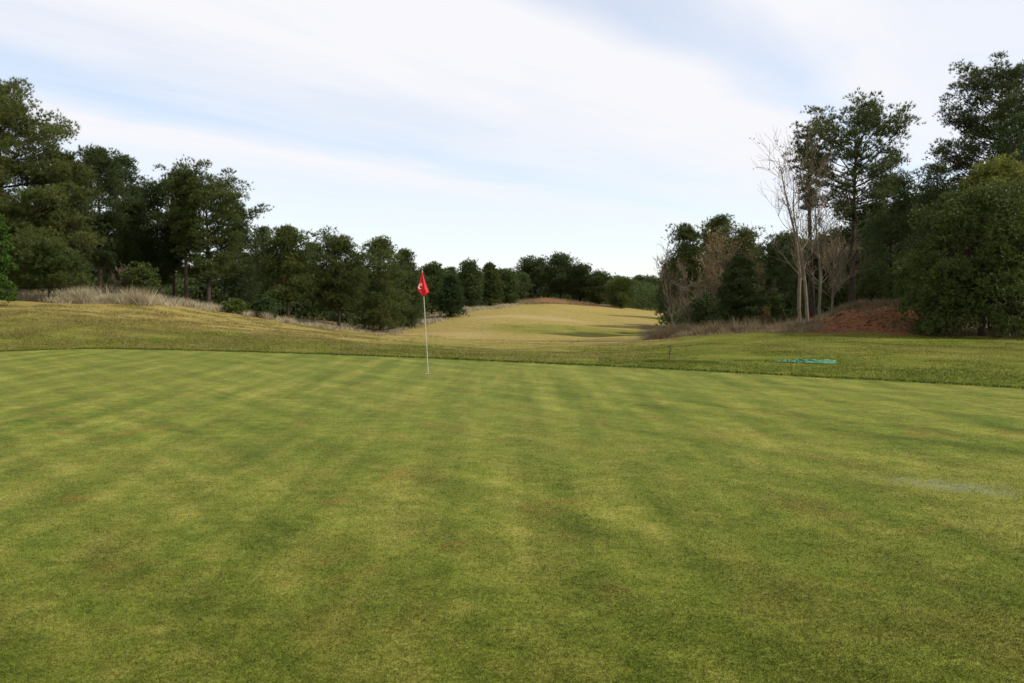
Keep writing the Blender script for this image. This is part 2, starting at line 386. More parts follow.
c = mixc(nt, ramp(nt, noise(nt, O, 1.35, 3, .5, .8), [(.60, 0), (.74, .55)]), c, (.18, .10, .026))
c = mixc(nt, ramp(nt, nF, [(.4, .0), (.65, .28)]), c, (.13, .138, .022))
# mowing stripes in two directions
sx = nt.nodes.new('ShaderNodeSeparateXYZ')
wob = nt.nodes.new('ShaderNodeVectorMath'); wob.operation = 'MULTIPLY_ADD'
nt.links.new(O, wob.inputs[2])
nv = nt.nodes.new('ShaderNodeTexNoise'); nv.inputs['Scale'].default_value = .5; nt.links.new(O, nv.inputs['Vector'])
nt.links.new(nv.outputs['Color'], wob.inputs[0]); wob.inputs[1].default_value = (.25, .25, 0)
nt.links.new(wob.outputs[0], sx.inputs[0])
def stripes(ax, ay, period, ph=0.):
    q = M_(nt, 'ADD', M_(nt, 'MULTIPLY', sx.outputs[0], ax), M_(nt, 'MULTIPLY', sx.outputs[1], ay))
    s = M_(nt, 'SINE', M_(nt, 'ADD', M_(nt, 'MULTIPLY', q, 2 * math.pi / period), ph))
    return M_(nt, 'SUBTRACT', M_(nt, 'MULTIPLY', M_(nt, 'ADD', M_(nt, 'MULTIPLY', s, 1.1), .5, clamp=True), 2.0), 1.0)
s1 = stripes(.77, .64, .86); s2 = stripes(1.0, .03, .95, .6); s3 = stripes(.62, -.78, 1.1)
brk = ramp(nt, noise(nt, O, .25, 3, .6), [(.35, .4), (.6, 1)])
sm = M_(nt, 'MULTIPLY', M_(nt, 'ADD', M_(nt, 'MULTIPLY', s1, .08), M_(nt, 'ADD', M_(nt, 'MULTIPLY', s2, .07), M_(nt, 'MULTIPLY', s3, .0))), brk)
gr = M_(nt, 'ADD', 1.0, M_(nt, 'ADD', sm, M_(nt, 'ADD', M_(nt, 'MULTIPLY', M_(nt, 'SUBTRACT', nG, .5), 3.0), M_(nt, 'ADD', M_(nt, 'MULTIPLY', M_(nt, 'SUBTRACT', noise(nt, O, 34, 3, .7), .5), 1.5), M_(nt, 'MULTIPLY', M_(nt, 'SUBTRACT', nC, .5), .8)))))
vm = nt.nodes.new('ShaderNodeVectorMath'); vm.operation = 'SCALE'; nt.links.new(c, vm.inputs[0]); nt.links.new(gr, vm.inputs['Scale'])
c = vm.outputs[0]
# patch of pale top dressing sand
so = nt.nodes.new('ShaderNodeSeparateXYZ'); nt.links.new(O, so.inputs[0])
cx, cy = flat_at(955, 487)
dx = M_(nt, 'SUBTRACT', so.outputs[0], cx); dy = M_(nt, 'SUBTRACT', so.outputs[1], cy)
ca, sa = math.cos(-.62), math.sin(-.62)
ex = M_(nt, 'DIVIDE', M_(nt, 'ADD', M_(nt, 'MULTIPLY', dx, ca), M_(nt, 'MULTIPLY', dy, sa)), .72)
ey = M_(nt, 'DIVIDE', M_(nt, 'SUBTRACT', M_(nt, 'MULTIPLY', dy, ca), M_(nt, 'MULTIPLY', dx, sa)), .32)
rr = M_(nt, 'SQRT', M_(nt, 'ADD', M_(nt, 'MULTIPLY', ex, ex), M_(nt, 'MULTIPLY', ey, ey)))
rr = M_(nt, 'ADD', rr, M_(nt, 'MULTIPLY', M_(nt, 'SUBTRACT', nC, .5), 3.2))
c = mixc(nt, ramp(nt, rr, [(.0, .42), (.9, 0)]), c, (.24, .25, .17))
nt.links.new(c, b.inputs['Base Color']); b.inputs['Roughness'].default_value = .8; b.inputs['Specular IOR Level'].default_value = .05
b.inputs['Sheen Weight'].default_value = .07; b.inputs['Sheen Roughness'].default_value = .22; b.inputs['Sheen Tint'].default_value = (.74, .80, .30, 1)
bp = nt.nodes.new('ShaderNodeBump'); bp.inputs['Strength'].default_value = .6; bp.inputs['Distance'].default_value = .012
nt.links.new(nG, bp.inputs['Height']); nt.links.new(bp.outputs[0], b.inputs['Normal'])
me = bpy.data.meshes.new('putting_green')
me.from_pydata([(p[0], p[1], .006) for p in poly], [], [list(range(len(poly)))])
MAT_GREEN = m
me.materials.append(m); me.update()
o = bpy.data.objects.new('putting_green', me); col.objects.link(o); tag(o, kind='structure')

# ------------------------------------------------------------------ foliage builders
def tufts(rs, C, R, RZ, n_t, n_n, nlen, nwid, upb=.65, spread=.62, shell=.62):
    """needle tufts spread through pads at C (radius R, flattened RZ); returns triangles and a tint per triangle"""
    C = np.repeat(C, n_t, 0); R = np.repeat(R, n_t); RZ = np.repeat(RZ, n_t)
    d = unit(rs.normal(size=C.shape)); d[:, 2] = np.where(d[:, 2] < -.25, -d[:, 2], d[:, 2])
    rad = shell + (1 - shell) * rs.rand(len(C)) ** .6
    rad *= np.where(rs.rand(len(C)) < .15, 1.25, 1)
    pos = C + d * np.stack([R, R, RZ], 1) * rad[:, None]
    ax = unit(d + [0, 0, upb] + rs.normal(size=C.shape) * .25)
    tint = rs.rand(len(C)) * .8
    pos = np.repeat(pos, n_n, 0); ax = np.repeat(ax, n_n, 0); tint = np.repeat(tint, n_n) + rs.rand(len(pos)) * .2
    nd = unit(ax + rs.normal(size=ax.shape) * spread)
    L = nlen * (.65 + .5 * rs.rand(len(pos)))[:, None]
    side = unit(np.cross(nd, unit(rs.normal(size=ax.shape)))) * nwid / 2
    b0 = pos + nd * L * .08
    return np.stack([b0 - side, b0 + side, pos + nd * L], 1), tint

def pine_geo(seed, H, prof, base_frac, dens=1.0, pad=.55, trunk_r=None, lean=(0, 0), nw=.03, nl=.22, up=(5, 50), asym=.25, flat=.6, inner=.35):
    rs = np.random.RandomState(seed); pyr = random.Random(seed)
    tr = trunk_r or .013 * H + .03
    n = 9; bx, by = rs.normal(size=2) * .012 * H
    def tp(f): return np.array([lean[0] * f + bx * math.sin(f * 3.1), lean[1] * f + by * math.sin(f * 2.6 + .4), H * .97 * f])
    tpts = [tp(i / (n - 1)) for i in range(n)]; tpts[0] = tpts[0] - [0, 0, .25]
    trad = [tr * (1.25 if i == 0 else (1 - i / (n - 1)) ** .8 * .95 + .06) for i in range(n)]
    sg = Segs(4); C = []; R = []
    h = base_frac * H; pf = [p[0] for p in prof]; pr = [p[1] for p in prof]
    maxr = max(pr); lob = rs.rand(5) * 6.28
    span = H - h; step = min(.75, max(.28, span / 15))
    while h < H * .985:
        f = h / H; fr = (h - base_frac * H) / span
        r0 = float(np.interp(fr, pf, pr)); k = 3 + pyr.randint(0, 2); a0 = pyr.random() * 6.28
        for i in range(k):
            az = a0 + i * 6.283 / k + pyr.uniform(-.35, .35)
            L = r0 * pyr.uniform(.68, 1.08) * (1 + asym * math.sin(az * 2 + lob[0] + f * 5) * .6 + asym * math.sin(az * 3 + lob[1] - f * 9) * .5)
            L = max(L, .12)
            el = math.radians(up[0] + (up[1] - up[0]) * fr + pyr.uniform(-8, 8))
            p0 = tp(f); dirh = np.array([math.cos(az), math.sin(az), 0])
            rise = math.tan(el) * L
            pts = [p0 + dirh * L * t + np.array([0, 0, rise * (t * .6 + t * t * .4)]) for t in (0, .35, .7, 1)]
            rb = tr * .36 * (1 - f * .6) * min(1, L / maxr + .35)
            sg.line(pts, [rb, rb * .75, rb * .5, rb * .2])
            nb = int(max(2, round((3 + L * 2.9) * dens)))
            perp = np.array([-dirh[1], dirh[0], 0])
            for j in range(nb):
                t = inner + (1.02 - inner) * (j + pyr.random() * .6) / nb
                s = pyr.uniform(-1, 1) * L * .34 * (1.15 - t * .6)
                q = p0 + dirh * L * t + perp * s + np.array([0, 0, rise * (t * .6 + t * t * .4) + pyr.uniform(-.05, .28) * (1 + .2 * L)])
                if pyr.random() < .6 and L > .6:
                    sp = pts[1] if t < .62 else pts[2]
                    sg.add(sp, q, rb * .35, rb * .1)
                C.append(q); R.append(pad * (.7 + .5 * pyr.random()) * (.65 + .35 * min(1, L / 1.5)))
        h += step * pyr.uniform(.8, 1.25)
    for _ in range(4):
        C.append(tp(.99) + rs.normal(size=3) * [.16, .16, .12]); R.append(pad * .6)
    C = np.array(C); R = np.array(R)
    kz = (H - .15) / np.max(C[:, 2] + R * .55)
    cc = np.hypot(C[:, 0] - lean[0] * C[:, 2] / H, C[:, 1]); kr = maxr / (np.percentile(cc + R * .8, 97)); kr = min(max(kr, .6), 1.5)
    K = np.array([kr, kr, kz]); C = C * K
    sg.a = [a * K for a in sg.a]; sg.b = [b * K for b in sg.b]; tpts = [p * K for p in tpts]
    return tpts, trad, sg, C, R, rs

TRI = [0]
def pine(px, Y, top, hw, base_frac, prof, seed, label, mat='pine', group='pines in the woods round the golf green', name='pine_tree', n_t=24, n_n=9, dens=.72, pad=.62, nw=.021, nl=.21,
         sides=8, dead=None, **kw):
    x = (px - 512) / F * Y; z = float(ground_z(x, Y)); topz = at(px, top, Y)[2]; H = topz - z
    r = hw / F * Y
    prof = [(a, b * r) for a, b in prof]
    tpts, trad, sg, C, R, rs = pine_geo(seed, H, prof, base_frac, dens, pad, nw=nw, nl=nl, **kw)
    root = empty(name, (x, Y, z)); tag(root, label, 'pine' if 'pine' in name else 'tree', group)
    tube('trunk', tpts, trad, sides, MAT['bark'], root, .15, seed)
    sg.build('limbs', MAT['bark'], root)
    if nw < .03: n_t = int(n_t * 1.25); n_n = 13
    tr, ti = tufts(rs, C, R, R * .74, n_t, n_n, nl, nw, upb=.85, spread=.40, shell=.5)
    TRI[0] += len(tr)
    tri_soup('crown', tr, MAT[mat], root, ti)
    if dead:
        c = np.array([dead]) ; t2, i2 = tufts(rs, c, np.array([.55]), np.array([.7]), 70, 8, .2, .03, upb=-.4)
        o = tri_soup('dead_needles', t2, MAT['dead'], root, i2); o['label'] = 'rusty dead needles on a low branch'
    return root

CONIC = [(0, .85), (.3, 1.0), (.55, .82), (.8, .48), (1, .08)]
DOME = [(0, .55), (.2, .85), (.45, 1.0), (.7, .85), (.88, .55), (1, .2)]
UMB = [(0, .35), (.25, .75), (.5, 1.0), (.75, .92), (.92, .6), (1, .25)]
FULL = [(0, .95), (.25, 1.0), (.5, .85), (.75, .55), (.93, .25), (1, .08)]
OVAL = [(0, .7), (.3, 1.0), (.6, .95), (.85, .6), (1, .2)]
CONE = [(0, 1.0), (.4, .72), (.8, .28), (1, .03)]

# ---- left wood
GL = 'pines of the left wood'
pine(2, 44, 76, 84, .06, [(0, .95), (.3, 1.0), (.55, .9), (.75, .66), (.9, .36), (1, .1)], 11, 'tallest dense pine of the left wood, cut by the left edge', 'pine_olive', GL, n_t=34, n_n=10, pad=.7, dens=1.0, asym=.05, up=(0, 35))
pine(66, 46, 146, 33, .10, DOME, 12, 'olive pine leaning on the right flank of the tallest left pine', 'pine_olive', GL, n_t=24, pad=.6)
pine(50, 41, 236, 32, .30, OVAL, 13, 'small low pine with a short bare trunk at the crest of the left bank', 'pine', GL, n_t=19, pad=.4, nl=.2)
pine(100, 52, 147, 30, .24, DOME, 14, 'round topped pine just right of the tallest left pine, trunk bare above dry grass', 'pine_dark', GL)
pine(126, 55, 150, 26, .12, DOME, 15, 'dark pine with flat double top right of the first round topped pine', 'pine_dark', GL)
pine(160, 57, 177, 30, .12, DOME, 16, 'dark pine with open top twigs left of the tall brown trunked pine', 'pine_dark', GL)
pine(140, 63, 182, 30, .05, FULL, 17, 'dark pine mostly hidden behind the left dark pines', 'pine_dark', GL, n_t=14, pad=.7)
pine(208, 54, 155, 50, .26, [(0, .55), (.25, .75), (.5, 1.0), (.75, .85), (.92, .5), (1, .12)], 18, 'tall spreading pine with thick straight trunk, highest in the middle of the left wood', 'pine', GL, n_t=24, n_n=10, pad=.5, asym=.2, dens=.85, up=(8, 62))
pine(187, 53, 168, 20, .42, UMB, 19, 'slim pine with second trunk tucked against the tall spreading pine', 'pine', GL, n_t=19, pad=.45)
pine(174, 55, 216, 15, .40, DOME, 20, 'thinnest trunked pine left of the tall spreading pine', 'pine_dark', GL, n_t=16, pad=.4)
pine(241, 62, 204, 20, .06, FULL, 21, 'narrow dark pine directly right of the tall spreading pine', 'pine_dark', GL, n_t=17)
pine(264, 68, 226, 24, .05, FULL, 22, 'low dark pine filling the dip between the tall spreading pine and the round pine', 'pine_dark', GL, n_t=14, pad=.65)
pine(288, 58, 225, 30, .24, CONIC, 23, 'round pine with a rusty dead branch low on its trunk', 'pine', GL, dead=(.1, -.6, 2.5))
pine(313, 70, 241, 20, .06, FULL, 24, 'dark pine in the notch between the two round trunked pines', 'pine_dark', GL, n_t=14, pad=.65)
pine(339, 60, 229, 35, .22, OVAL, 25, 'round pine with bare lower trunk left of the dense skirted pine', 'pine', GL)
pine(381, 66, 236, 35, .03, CONIC, 26, 'dense pine skirted to the ground left of the flag', 'pine', GL, n_t=24, pad=.65)
pine(405, 71, 248, 22, .03, FULL, 27, 'dark ground skirted pine right beside the flag', 'pine_dark', GL, n_t=19, pad=.6)
# ---- far row
GF = 'distant pines at the end of the fairway'
FK = dict(n_t=13, n_n=7, pad=.75, nw=.06, nl=.32, sides=6)
pine(432, 92, 262, 17, .05, OVAL, 31, 'distant dark pine just right of the flag', 'pine_dark', GF, **FK)
pine(451, 84, 274, 16, .02, CONE, 32, 'lighter green cone shaped pine at the foot of the far hill', 'cone', GF, **FK)
pine(470, 98, 260, 16, .05, OVAL, 33, 'distant pine behind the light green cone shaped one', 'pine_dark', GF, **FK)
pine(490, 102, 263, 14, .03, CONE, 34, 'pointed pine in the dark row left of the far mound', 'pine', GF, **FK)
pine(507, 108, 268, 14, .04, OVAL, 35, 'small dark pine closing the row left of the far mound', 'pine_dark', GF, **FK)
pine(533, 124, 255, 18, .34, UMB, 36, 'flat topped pine at the left end of the far brown mound', 'pine_dark', GF, **FK)
pine(560, 125, 252, 19, .12, DOME, 37, 'highest pine standing on the far brown mound', 'pine_dark', GF, **FK)
pine(580, 124, 262, 16, .08, DOME, 38, 'round pine right of the highest pine on the far mound', 'pine_dark', GF, **FK)
pine(599, 122, 269, 16, .05, OVAL, 39, 'low pine sloping down the right side of the far mound', 'pine', GF, **FK)
pine(621, 116, 277, 15, .02, OVAL, 40, 'rounded bushy pine standing forward at the right foot of the far mound', 'pine', GF, **FK)
pine(641, 145, 275, 14, .04, OVAL, 41, 'dark far pine left in the gap beyond the fairway', 'pine_dark', GF, **FK)
pine(656, 145, 276, 14, .04, OVAL, 42, 'dark far pine in the gap against the leafless tree', 'pine_dark', GF, **FK)
# ---- right wood
GR = 'pines of the right wood'
pine(686, 62, 224, 24, .06, OVAL, 51, 'left round headed pine of the clump behind the leafless trees', 'pine', GR, n_t=22)
pine(716, 64, 214, 26, .10, DOME, 52, 'highest round headed pine of the clump behind the leafless trees', 'pine', GR, n_t=22)
pine(744, 63, 224, 20, .10, DOME, 53, 'right round headed pine of the clump behind the leafless trees', 'pine_olive', GR, n_t=19)
pine(740, 46, 256, 25, .08, [(0, .9), (.3, 1.), (.6, .75), (.85, .4), (1, .1)], 54, 'small dark conical conifer standing in front of the brown leafless trees', 'pine_dark', GR, n_t=25, pad=.42, nl=.2)
pine(784, 60, 228, 30, .04, OVAL, 55, 'dark pine behind the pale forked leafless trees', 'pine_dark', GR, n_t=20)
pine(824, 64, 236, 30, .04, OVAL, 56, 'dark pine hidden behind the trunk foot of the tall umbrella pine', 'pine_dark', GR, n_t=17, pad=.65)
pine(852, 47, 89, 58, .50, [(0, .4), (.25, .85), (.5, 1.0), (.72, .92), (.9, .62), (1, .3)], 157, 'tall umbrella pine with open round crown above the red earth bank', 'pine', GR, n_t=18, n_n=10, pad=.46, up=(16, 58), asym=.02, dens=.66, inner=.5)
pine(812, 50, 122, 22, .60, UMB, 58, 'thin ragged pine with sparse crown left of the tall umbrella pine', 'pine_dark', GR, n_t=14, n_n=8, pad=.34, dens=.28, lean=(-.5, 0), up=(20, 50), asym=.5)
pine(892, 56, 170, 38, .04, OVAL, 59, 'dark pine filling in right of the umbrella pine behind the bank', 'pine_dark', GR, n_t=22, pad=.65)
pine(934, 60, 158, 30, .05, DOME, 60, 'dark pine between the umbrella pine and the large right bush', 'pine_dark', GR, n_t=19, pad=.65)
pine(996, 52, 56, 64, .42, [(0, .6), (.25, .9), (.5, 1.0), (.75, .75), (.9, .4), (1, .12)], 61, 'tallest pine of the right wood rising behind the yellow topped bush', 'pine', GR, n_t=25, n_n=10, pad=.6, asym=.2, dens=1.0)
pine(1060, 50, 60, 60, .2, DOME, 62, 'pine crown at the upper right edge of the photo', 'pine_dark', GR, n_t=19, pad=.65)

# ---- leafy bushes and broadleaf trees
def leafy(px, Y, top, hw, seed, label, mat, name, cat, lobes=26, lr=.30, n_t=70, n_n=6, nl=.17, nw=.06, zlow=.05, taper=.75, depth=1.0, group=None, upb=.9, base_y=None):
    x = (px - 512) / F * Y; z = float(ground_z(x, Y)); H = at(px, top, Y)[2] - z; r = hw / F * Y
    rs = np.random.RandomState(seed); C = []; R = []
    for i in range(lobes):
        f = zlow + (1 - zlow) * (i + .5) / lobes; az = i * 2.4 + rs.rand() * .6
        env = r * math.sqrt(max(.02, 1 - max(0, (f - .42) / .60) ** 2)) * (taper + (1 - taper) * min(1, f / .35))
        rad = env * (1 - lr) * (.55 + .45 * rs.rand() ** .4)
        C.append((math.cos(az) * rad, math.sin(az) * rad * depth, H * min(f, 1 - lr * r * .55 / H))); R.append(r * lr * (.8 + .45 * rs.rand()))
    for i in range(lobes // 4):
        C.append((rs.normal() * r * .3, rs.normal() * r * .3 * depth, H * (.2 + .55 * rs.rand()))); R.append(r * lr * 1.2)
    C = np.array(C); R = np.array(R)
    root = empty(name, (x, Y, z)); tag(root, label, cat, group)
    sg = Segs(5); tr = .02 * H + .02
    trunk_top = np.array([0, 0, H * .3])
    tube('trunk', [(0, 0, -.15), (.03, 0, H * .15), (0, .03, H * .32), (0, 0, H * .6)], [tr * 1.3, tr, tr * .8, tr * .3], 6, MAT['bark'], root, .1, seed)
    for c in C: sg.add(trunk_top * (.5 + .5 * rs.rand()), c, tr * .4, tr * .1)
    sg.build('limbs', MAT['bark'], root)
    t, ti = tufts(rs, C, R, R * .85, n_t, n_n, nl, nw, upb=upb, spread=.6, shell=.55)
    # rogue shoots that break the outline
    k = rs.randint(0, len(C), 60); d = unit(rs.normal(size=(60, 3)) + [0, 0, .6]); c2 = C[k] + d * R[k][:, None] * 1.12
    t2, i2 = tufts(rs, c2, np.full(60, .16), np.full(60, .22), 7, n_n, nl, nw, upb=upb)
    TRI[0] += len(t) + len(t2)
    tri_soup('crown', np.concatenate([t, t2]), MAT[mat], root, np.concatenate([ti, i2]))
    return root
leafy(1012, 46, 117, 40, 71, 'mid green round tree at the right edge above the yellow topped bush', 'bush_mid', 'broadleaf_tree', 'tree', lobes=30, n_t=110, zlow=.3)
leafy(992, 42, 164, 50, 72, 'tall bush with yellow green top behind the large dark bush at the right edge', 'bush_yellow', 'leafy_bush', 'bush', lobes=30, n_t=150, zlow=.45, lr=.26)
leafy(982, 38.5, 194, 80, 73, 'large dark green bush reaching the ground at the right edge beside the red bank', 'bush', 'leafy_bush', 'bush', zlow=-.02, lobes=60, n_t=260, lr=.24, taper=.85)
leafy(-6, 37, 216, 22, 74, 'bright green cypress like bush at the left edge of the photo', 'cypress', 'evergreen_bush', 'bush', lobes=22, n_t=130, lr=.34, nl=.13)
for k, (px, Y, top, hw, mt, lb) in enumerate([
    (266, 52, 303, 11, 'cone', 'small bright green shrub below the dark pines right of the tall spreading pine'),
    (236, 50, 305, 12, 'bush', 'low dark shrub at the foot of the tall spreading pine'),
    (704, 52, 300, 16, 'bush_mid', 'green shrub under the brown leafless trees'),
    (770, 50, 300, 14, 'bush', 'dark shrub right of the small conical conifer'),
    (872, 52, 268, 22, 'bush', 'dark shrub behind the tall umbrella pine trunk'),
    (912, 45, 262, 24, 'bush', 'dark shrub at the top right end of the red bank'),
    (760, 47, 312, 10, 'autumn', 'small tan withered shrub beside the conical conifer'),
    (836, 52, 285, 20, 'bush', 'dark shrub left of the umbrella pine trunk above the bank'),
    (142, 50, 270, 20, 'bush', 'dark shrub behind the pale dry grass on the left crest')]):
    leafy(px, Y, top, hw, 80 + k, lb, mt, 'shrub', 'shrub', lobes=12, n_t=60, lr=.4, group='shrubs along the wood edges', nl=.16)

# ---- leafless trees
def bare(px, Y, top, hw, seed, label, leaves=0, lean=0, split=3, twig=.005, depth=5, trunk_r=None, mat='bark_grey', spread=.5, first=.25, group='leafless trees at the edge of the right wood', lmat='autumn'):
    x = (px - 512) / F * Y; z = float(ground_z(x, Y)); H = at(px, top, Y)[2] - z
    rs = np.random.RandomState(seed); root = empty('leafless_tree', (x, Y, z)); tag(root, label, 'tree', group)
    tr = trunk_r or .0085 * H + .012
    main = Segs(7); sg = Segs(5); tw = Segs(3); ends = []
    n = 10; P = [np.array([0, 0, -.15])]; d = unit(np.array([lean * .3, 0, 1.]))
    for i in range(n):
        d = unit(d + rs.normal(size=3) * [.07, .07, .02] + [lean * .04, 0, .08]); P.append(P[-1] + d * H * .82 / n)
    P = np.array(P); rad = [tr * (1 - i / (n + .6)) ** .9 + twig for i in range(n + 1)]
    tube('trunk', P, rad, 7, MAT[mat], root, .1, seed)
    def branch(p, d, L, r, lev):
        k = 4; pts = [p]
        for i in range(k):
            d = unit(d + rs.normal(size=3) * .13 + [0, 0, .09]); pts.append(pts[-1] + d * L / k)
        rr = [r * (1 - .8 * i / k) + .004 for i in range(k + 1)]
        (sg if lev < 2 else tw).line(pts, rr)
        if lev >= depth - 1: ends.append(pts[-1]); ends.append(pts[2]); return
        for i in range(1, k + 1):
            for _ in range(split - (lev > 1)):
                if rs.rand() < .6:
                    nd = unit(d + unit(rs.normal(size=3)) * .75 + [0, 0, .1])
                    branch(pts[i], nd, L * rs.uniform(.38, .62), max(r * .45, twig * .7), lev + 1)
    for i in range(1, n):
        f = i / n
        if f < first: continue
        for _ in range(2 if rs.rand() < .5 else 3):
            az = rs.rand() * 6.28; el = .45 + .5 * f
            dd = unit(np.array([math.cos(az), math.sin(az), math.tan(el) * .9 + .2]))
            L = hw / F * Y * rs.uniform(.6, 1.15) * (1.1 - .55 * f)
            branch(P[i], dd, L, rad[i] * .33, 1)
    sg.build('limbs', MAT[mat], root); tw.build('twigs', MAT['bark_twig'], root)
    if leaves:
        E = np.array(ends); E = E[rs.rand(len(E)) < leaves]
        t, ti = tufts(rs, E, np.full(len(E), .14), np.full(len(E), .12), 2, 3, .11, .06, upb=0)
        tri_soup('withered_leaves', t, MAT[lmat], root, ti)
    return root
bare(676, 51, 236, 26, 91, 'pale leafless tree leaning left at the corner of the right wood', 0, lean=-.5, first=.12, depth=4)
bare(690, 53, 250, 20, 92, 'grey leafless tree second from the fairway corner', .05, first=.12, depth=4, lean=.1)
bare(722, 54, 214, 30, 93, 'brown leafless tree with withered leaves in front of the round headed pines', .35, lean=-.5, first=.2, depth=4)
bare(709, 56, 232, 24, 94, 'slender brown leafless tree in the middle of the pine clump', .15, first=.2, depth=4, mat='bark_twig')
bare(757, 52, 238, 20, 95, 'low brownish leafless tree right behind the conical conifer', .2, first=.15, depth=4, mat='bark_twig')
bare(808, 45, 138, 78, 96, 'tall pale leafless tree reaching left over the dark pine', .04, lean=-.28, first=.3, depth=4)
bare(820, 46, 160, 44, 97, 'pale leafless tree with straight trunk next to the umbrella pine', .06, lean=.1, first=.3, depth=4)
bare(831, 46.5, 195, 36, 98, 'shortest pale leafless tree of the three beside the umbrella pine', .0, lean=.25, first=.2, depth=4)
bare(800, 49, 108, 12, 99, 'tall thin tree with a few brown leaves left at its very top', .1, first=.55, depth=3, lean=-.1, mat='bark_twig')
bare(126, 50, 262, 14, 100, 'small twiggy leafless tree behind the pale dry grass on the left', 0, first=.1, depth=4, group=None)

# ---- the wood behind: one mass
def wood():
    base = []
    for s in range(4):
        rs0 = 200 + s
        prof = [(a, b * 1.9) for a, b in (FULL, OVAL, DOME, OVAL)[s]]
        tp, trd, sg, C, R, rs = pine_geo(rs0, 8.0, prof, .06, .8, .75)
        base.append(tufts(rs, C, R, R * .7, 7, 6, .34, .085))
    rs = np.random.RandomState(5); T = []; I = []; trunks = Segs(5)
    def put(px, Y, top):
        x = (px - 512) / F * Y; z = float(ground_z(x, Y)); H = at(px, top, Y)[2] - z
        if H < 2: return
        t, ti = base[rs.randint(4)]; a = rs.rand() * 6.28; k = H / 8.0; kr = max(k, .75) * rs.uniform(.9, 1.2)
        R = np.array([[math.cos(a) * kr, -math.sin(a) * kr, 0], [math.sin(a) * kr, math.cos(a) * kr, 0], [0, 0, k]])
        T.append((t.reshape(-1, 3) @ R.T + [x, Y, z]).reshape(-1, 3, 3)); I.append(ti)
        trunks.add((x, Y, z - .2), (x, Y, z + H * .8), .13, .04)
    def row(x0, x1, step, Y, tops, jy=4, jt=6):
        px = x0
        while px < x1:
            put(px + rs.uniform(-2, 2), Y + rs.uniform(-jy, jy), np.interp(px, [a for a, _ in tops], [b for _, b in tops]) + rs.uniform(0, jt)); px += step * rs.uniform(.8, 1.2)
    row(-120, 425, 19, 82, [(-120, 190), (60, 205), (130, 235), (165, 264), (225, 264), (250, 248), (300, 258), (430, 268)])
    row(-120, 425, 17, 100, [(-120, 200), (60, 215), (130, 245), (165, 268), (225, 268), (250, 252), (300, 260), (430, 266)])
    row(-120, 300, 22, 68, [(-120, 200), (60, 230), (130, 250), (165, 274), (230, 274), (300, 284)], 2)
    row(420, 525, 11, 118, [(420, 266), (470, 266), (530, 270)])
    row(420, 670, 10, 150, [(420, 268), (530, 272), (560, 266), (600, 274), (670, 277)])
    row(415, 670, 9, 185, [(420, 268), (530, 274), (600, 277), (670, 277)])
    row(518, 612, 10, 134, [(518, 266), (560, 262), (612, 278)], 2)
    row(672, 1150, 20, 76, [(672, 250), (740, 240), (800, 238), (870, 205), (930, 185), (1150, 150)])
    row(668, 1150, 17, 95, [(672, 262), (740, 255), (800, 250), (870, 225), (930, 210), (1150, 170)])
    row(700, 900, 26, 68, [(700, 262), (780, 262), (900, 230)], 2)
    row(930, 1150, 30, 62, [(930, 220), (1150, 150)], 2)
    n = 900; px = np.concatenate([rs.uniform(-120, 420, n), rs.uniform(670, 1150, n), rs.uniform(420, 670, n * 3)])
    Y = np.concatenate([rs.uniform(62, 84, n), rs.uniform(54, 74, n), rs.uniform(128, 156, n * 3)])
    Y[:n] = np.maximum(Y[:n], np.interp(px[:n], [250, 300, 420], [60, 68, 82]))
    X = (px - 512) / F * Y; kk = np.where((px > 420) & (px < 670), 1.4, 1.0)
    C = np.stack([X, Y, ground_z(X, Y) + rs.rand(len(X)) * 2.4 * kk * kk - .7 * kk], 1)
    t, ti = tufts(rs, C, kk * .95, kk * .8, 14, 6, .3, .08, shell=.3); T.append(t); I.append(ti)
    T_ = np.concatenate(T); TRI[0] += len(T_)
    o = tri_soup('pine_wood', T_, MAT['pine_dark'], None, np.concatenate(I))
    tag(o, 'deep dark pine wood standing behind the front rows of trees', 'wood', kind='stuff')
    tag(trunks.build('wood_trunks', MAT['bark'], None), 'dim trunks deep inside the pine wood', 'trunks', kind='stuff')
wood()

# ---- grasses, brush: ground cover nobody could count
def blades(rs, X, Y, h, wdt, lean=.5, n=5, r=.05):
    X = np.repeat(X, n); Y = np.repeat(Y, n); hh = np.repeat(h, n) * (.55 + .6 * rs.rand(len(X)))
    X = X + rs.normal(size=len(X)) * r; Y = Y + rs.normal(size=len(X)) * r
    b0 = np.stack([X, Y, ground_z(X, Y) - .01], 1); a = rs.rand(len(X)) * 6.28
    side = np.stack([np.cos(a), np.sin(a), a * 0], 1) * wdt / 2
    tip = b0 + np.stack([rs.normal(size=len(X)) * lean * hh, rs.normal(size=len(X)) * lean * hh, hh], 1)
    return np.stack([b0 - side, b0 + side, tip], 1), rs.rand(len(X))
def scatter(name, mat, N_, region, h, wdt, label, seed, lean=.45, n=5, r=.06, clump=None):
    """region: (px0, px1, Y0(px), Y1(px))"""
    rs = np.random.RandomState(seed); px = rs.uniform(region[0], region[1], N_)
    y0 = np.interp(px, *zip(*region[2])); y1 = np.interp(px, *zip(*region[3])); Y = y0 + (y1 - y0) * rs.rand(N_)
    X = (px - 512) / F * Y
    k = vnoise(X, Y, clump or 1.5, seed); keep = rs.rand(N_) < np.clip(k * 1.8 - .25, 0, 1); X = X[keep]; Y = Y[keep]; k = k[keep]
    t, ti = blades(rs, X, Y, (h[0] + (h[1] - h[0]) * k * (.6 + .5 * rs.rand(len(k)))), wdt, lean, n, r)
    TRI[0] += len(t)
    return t, ti
